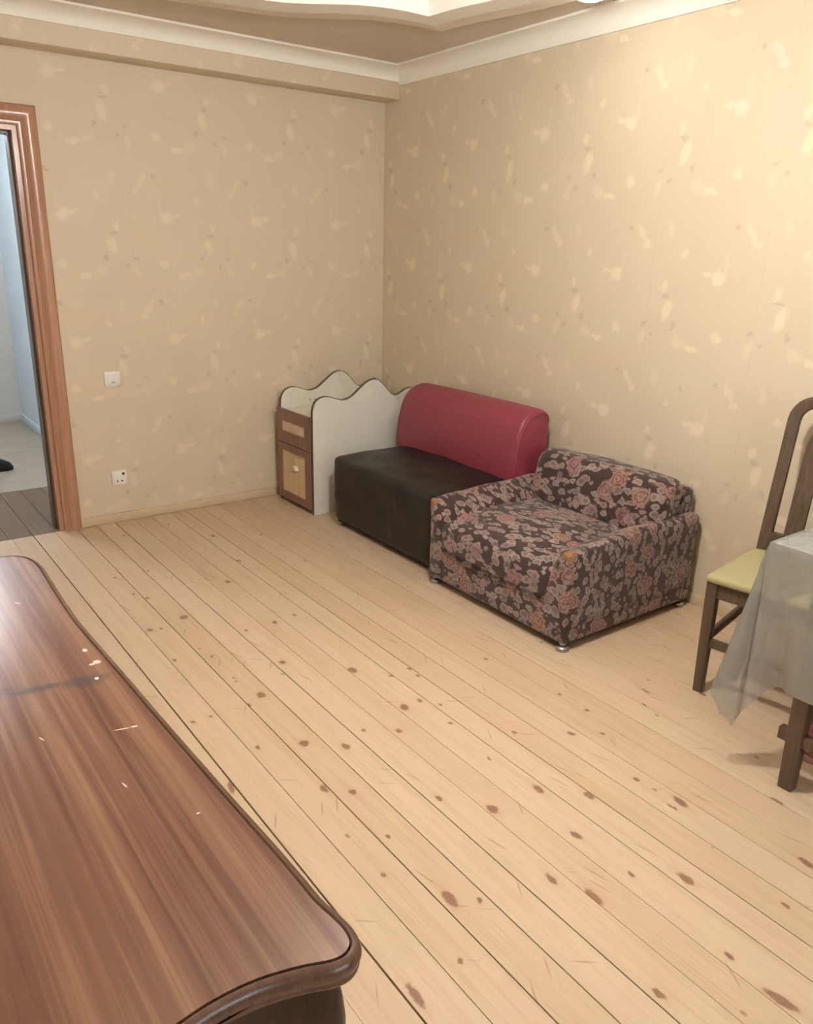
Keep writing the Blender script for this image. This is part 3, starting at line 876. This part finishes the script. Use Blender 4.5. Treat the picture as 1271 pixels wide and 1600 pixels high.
# cloth: columns run from the table edge to the hem
t = NT('silver_plastic_film')
o_ = t.obj()
n1 = t.noise(o_, 7.0, 3)
n2 = t.noise(t.mapping(o_, sc=(5, 5, 1.2)), 4.0, 3, .5, .8)
t.set(Base_Color=t.mix(n1.outputs[0], srgb(150, 147, 138), srgb(170, 167, 160)), Roughness=0.24, Specular_IOR_Level=0.8, Alpha=0.68)
t.bump(n2.outputs[0], 0.35, 0.02)
M['film'] = t.m
E_ = .006
x0, x1, y0, y1, zt = TX0 - E_, TX1 + E_, TY0 - E_, TY1 + E_, TZ + .002
cols = []   # (top point, hem point)
def C(tx, ty, hx, hy, hz): cols.append((Vector((tx, ty, zt)), Vector((hx, hy, hz))))
n = 16
for i in range(n + 1):                                            # +x side (by the wall)
    y = y0 + (y1 - y0) * i / n
    C(x1, y, x1 + .018 + .012 * math.sin(i * 1.3), y, .52 if y > -3.55 else .36 + .015 * math.sin(i * .9))
C(x1, y1, x1 + .02, y1 + .02, .50)
for i in range(9):                                                # +y side, facing the sofa
    f = i / 8
    x = x1 + (x0 - x1) * f
    C(x, y1, x + .01 * math.sin(i * 2), y1 + .010 + .006 * math.sin(i * 1.7) + .02 * f * f, .50 if f < .7 else .50 - .21 * (f - .7) / .3)
C(x0, y1, -.960, -3.300, .262)                                    # corner fold: back of the fold
C(x0, y1, -1.000, -3.288, .252)
C(x0, y1, -1.012, -3.270, .250)
C(x0, y1, -1.034, -3.283, .246)                                   # outermost
C(x0, y1, -1.018, -3.300, .214)
C(x0, y1, -1.020, -3.314, .188)                                   # pleat
C(x0, y1, -.990, -3.326, .166)
C(x0, y1, -.990, -3.342, .148)                                    # tip
C(x0, y1, -.968, -3.348, .178)
C(x0, y1, -.976, -3.364, .212)                                    # ridge
C(x0, y1 - .006, -.960, -3.380, .240)
C(x0, y1 - .020, -.936, -3.404, .285)
C(x0, y1 - .045, -.928, -3.428, .306)                             # valley beside the ridge
C(x0, y1 - .075, -.940, -3.452, .314)
C(x0, y1 - .100, -.964, -3.474, .318)
for i in range(1, 17):                                            # -x side, facing the room
    y = (y1 - .14) + (y0 - y1 + .14) * i / 16
    C(x0, y, x0 - .010 - .010 * math.sin(i * 1.5), y, .315 + .014 * math.sin(i * 1.1))
C(x0, y0, x0 - .05, y0 - .05, .18)
for i in range(1, 9):
    x = x0 + (x1 - x0) * i / 8
    C(x, y0, x, y0 - .02 - .01 * math.sin(i * 1.9), .33)
bm = NB()
rows = 14
grid = []
for (a, b) in cols:
    col_ = []
    for k in range(rows + 1):
        f = k / rows
        p = a.lerp(b, f)
        h = (b - a); h.z = 0
        if k == 0: p = a.copy()
        elif k <= 2: p = p + h.normalized() * .003
        p += Vector((1, .6, 0)) * .0035 * noise.noise(Vector((p.x * 14, p.y * 14, p.z * 5))) * min(1, f * 4)
        col_.append(bm.verts.new(p))
    grid.append(col_)
nC = len(grid)
for i in range(nC):
    j = (i + 1) % nC
    for k in range(rows):
        try: bm.faces.new([grid[i][k], grid[j][k], grid[j][k + 1], grid[i][k + 1]])
        except Exception: pass
top_ring = []
for i in range(nC):
    v = grid[i][0]
    if not top_ring or (v.co - top_ring[-1].co).length > 1e-5: top_ring.append(v)
bmesh.ops.remove_doubles(bm, verts=bm.verts, dist=1e-5)
be = [e for e in bm.edges if len(e.link_faces) == 1 and all(abs(v.co.z - zt) < 1e-4 for v in e.verts)]
bmesh.ops.holes_fill(bm, edges=be, sides=0)
cl = obj('tablecloth', bm, M['film'], sharp=75)
tag(cl, 'translucent silver-grey plastic cloth hanging off the right-hand table', 'tablecloth')

# low red box under the table
M['box_red'] = plain('dull_red_board', srgb(150, 84, 82), 0.6, var=0.1, scale=20)
M['box_edge'] = plain('pinkish_edge', srgb(176, 132, 126), 0.6, var=0.05)
st = root('storage_box', (-.62, -3.58, 0), 'low dull red box on the floor behind the table leg', 'box')
boxo('body', (-.745, -.50, -3.70, -3.455, .018, .085), M['box_red'], st, bev=.004)
boxo('lid', (-.752, -.493, -3.707, -3.448, .080, .105), M['box_red'], st, bev=.004)
boxo('bottom_rim', (-.75, -.495, -3.705, -3.45, .0005, .020), M['box_edge'], st, bev=.003)

# ------------------------------------------------------------------ brown sideboard in the foreground
sb = root('sideboard', (-2.98, -3.08, 0), 'glossy brown laminate sideboard with scalloped moulded corners in the foreground', 'sideboard')
t = NT('brown_grain_laminate')
pos = t.obj()
g = t.noise(t.mapping(pos, rot=(0, 0, -.03), sc=(26, .45, 1)), 1.0, 4, .55, .35)
g2 = t.noise(t.mapping(pos, rot=(0, 0, -.03), sc=(80, 1.2, 1)), 1.0, 3, .6, .3)
col = t.ramp(g.outputs[0], [(.30, srgb(92, 62, 50)), (.42, srgb(114, 78, 64)), (.52, srgb(122, 86, 68)), (.60, srgb(140, 104, 80)), (.72, srgb(108, 74, 60))])
col = t.mix(t.rng(g2.outputs[0], .45, .75, 0, .45), col, srgb(158, 122, 94))
col = t.mix(t.rng(g2.outputs[0], .25, .40, .45, 0), col, srgb(84, 50, 36))
fl = t.n('ShaderNodeVectorMath', operation='MULTIPLY')
wz = t.noise(pos, 24, 3)
wv = t.n('ShaderNodeVectorMath', operation='MULTIPLY_ADD'); t.l(wz.outputs['Color'], wv.inputs[0]); wv.inputs[1].default_value = (.05, .03, 0); wv.inputs[2].default_value = (-.025, -.015, 0)
av = t.n('ShaderNodeVectorMath', operation='ADD'); t.l(pos, av.inputs[0]); t.l(wv.outputs[0], av.inputs[1])
t.l(av.outputs[0], fl.inputs[0]); fl.inputs[1].default_value = (1, 1, 0)
bx, by = 2.98, 3.08
stain = None
for (sx_, sy_, ra, rb, an, w) in ((-2.84, -3.045, .065, .012, -.15, .9), (-2.770, -3.062, .045, .022, -.1, .8), (-2.90, -3.03, .04, .02, 0, .5), (-2.752, -3.060, .014, .030, .3, .6)):
    m = t.math('MULTIPLY', t.blob(fl.outputs[0], sx_ + bx, sy_ + by, ra, rb, an, .7), w)
    stain = m if stain is None else t.math('MAXIMUM', stain, m)
col = t.mix(t.math('MULTIPLY', stain, .72), col, srgb(70, 68, 72))
chip = None
fl2 = t.n('ShaderNodeVectorMath', operation='MULTIPLY'); t.l(pos, fl2.inputs[0]); fl2.inputs[1].default_value = (1, 1, 0)
for (sx_, sy_, ra, rb, an) in ((-2.733, -2.944, .0045, .0075, 0), (-2.727, -3.004, .0065, .008, .4), (-2.737, -3.008, .006, .004, 0), (-2.758, -3.254, .013, .0014, -.25), (-2.739, -3.258, .006, .0022, -.3), (-2.745, -3.066, .004, .005, 0), (-2.80, -3.40, .0012, .008, .2), (-2.735, -3.52, .003, .0014, 0), (-2.795, -2.64, .0015, .010, .5), (-2.872, -3.21, .001, .008, .3)):
    m = t.blob(fl2.outputs[0], sx_ + bx, sy_ + by, ra, rb, an, .4)
    chip = m if chip is None else t.math('MAXIMUM', chip, m)
col = t.mix(chip, col, srgb(226, 206, 196))
t.set(Base_Color=col, Roughness=t.rng(g.outputs[0], .3, .7, .20, .27), Specular_IOR_Level=0.6)
M['laminate'] = t.m
M['dark_mould'] = wood('dark_brown_moulding', srgb(82, 58, 44), srgb(98, 72, 56), srgb(112, 84, 66), 1, rough=.22, spec=.5)
M['dark_body'] = wood('dark_brown_body', srgb(40, 24, 16), srgb(54, 34, 24), srgb(66, 44, 32), 2, rough=.3)
edge = [(-2.98, -2.270), (-2.88, -2.285), (-2.80, -2.304), (-2.760, -2.314), (-2.727, -2.332), (-2.703, -2.375), (-2.695, -2.44), (-2.697, -2.53), (-2.701, -2.66), (-2.703, -2.80), (-2.698, -2.95), (-2.692, -3.10), (-2.687, -3.25), (-2.681, -3.40), (-2.676, -3.52), (-2.671, -3.62), (-2.668, -3.70), (-2.667, -3.750), (-2.662, -3.785), (-2.660, -3.812), (-2.666, -3.836), (-2.685, -3.850), (-2.709, -3.850), (-2.745, -3.836), (-2.790, -3.824), (-2.835, -3.821), (-2.880, -3.826), (-2.93, -3.836), (-2.98, -3.84)]
full = [Vector((a, b)) for a, b in edge]
full = full + [Vector((2 * -2.98 - p.x, p.y)) for p in full[::-1][1:-1]]
# the list runs clockwise seen from above: reverse for the offset helper
loop = [Vector((p.x, p.y)) for p in spline([(p.x, p.y, 0) for p in full], 5, True)][::-1]
def rng_at(off, z): return [Vector((p.x, p.y, z)) for p in offset_loop(loop, off)]
bm = loft(NB(), [rng_at(.030, .728), rng_at(.0145, .728), rng_at(.0145, .7500)])
obj('top_panel', bm, M['laminate'], sb, sharp=35)
mould = [(.040, .7285), (.0140, .7285), (.0132, .7475), (.0105, .7498), (.0060, .7488), (.0022, .7455), (.0002, .7400), (.0000, .7340), (.0022, .7290), (.0030, .7262), (.0020, .7235), (.0030, .7190), (.0070, .7150), (.0130, .7125), (.0200, .7115), (.040, .7115)]
bm = loft(NB(), [rng_at(a, z) for a, z in mould], caps=False)
obj('edge_moulding', bm, M['dark_mould'], sb, sharp=45)
bodyp = [(.030, .7275), (.028, .700), (.023, .675), (.019, .64), (.019, .60), (.023, .57), (.028, .54), (.030, .14), (.026, .12), (.022, .06), (.022, .001)]
obj('body', loft(NB(), [rng_at(a, z) for a, z in bodyp]), M['dark_body'], sb, sharp=45)
# raised panels with fillets on the long and the short visible sides
for (ya, yb) in ((-3.60, -3.08), (-3.00, -2.52)):
    boxo('door', (-2.758, -2.742, ya, yb, .17, .52), M['dark_body'], sb, bev=.006)
bm = NB(); box(bm, -3.20, -2.78, -3.806, -3.786, .17, .52, bev=.006); obj('end_panel', bm, M['dark_body'], sb)

# ------------------------------------------------------------------ lamps above the frame
M['globe'] = emission('lit_globe', (1.0, 0.98, 0.93, 1), PENDANT_POWER)
M['dome'] = emission('lit_dome', (1.0, 0.95, 0.86, 1), FLUSH_POWER)
M['hall_globe'] = emission('hall_lit_globe', (0.80, 0.87, 1.0, 1), HALL_POWER)
M['brass'] = plain('lamp_brass', srgb(190, 160, 100), .3, .9)
def pendant(loc, ceil, rad, mat, label):
    r = root('pendant_lamp', loc, label, 'lamp')
    x, y, z = loc
    obj('globe', lathe(NB(), (x, y, z), [(rad * math.sin(math.pi * i / 14) + .0005, -rad * math.cos(math.pi * i / 14)) for i in range(15)], 24), mat, r)
    obj('stem', lathe(NB(), (x, y, z), [(.008, rad - .004), (.008, ceil - z - .03)], 10), M['brass'], r)
    obj('canopy', lathe(NB(), (x, y, ceil), [(.02, -.035), (.05, -.028), (.06, -.012), (.06, 0)], 20), M['brass'], r)
    return r
pendant((-1.72, -2.95, 2.15), CEIL, .06, M['globe'], 'glowing round pendant lamp hanging from the room ceiling')
pendant((-2.58, 1.5, 2.34), 2.5, .10, M['hall_globe'], 'cool white pendant lamp hanging in the hall')
fr = root('ceiling_lamp', (-.42, -2.0, 2.45), 'bright flush dome lamp on the ceiling frame above the right wall', 'lamp')
obj('dome', lathe(NB(), (-.42, -2.00, 2.487), [(.0005, -.045), (.03, -.043), (.055, -.034), (.072, -.018), (.075, -.004)], 24), M['dome'], fr)
obj('trim_ring', lathe(NB(), (-.42, -2.00, 2.487), [(.074, -.006), (.088, -.006), (.092, .0), (.092, .004), (.074, .004), (.074, -.006)], 24, caps=False), M['white_plastic'], fr)
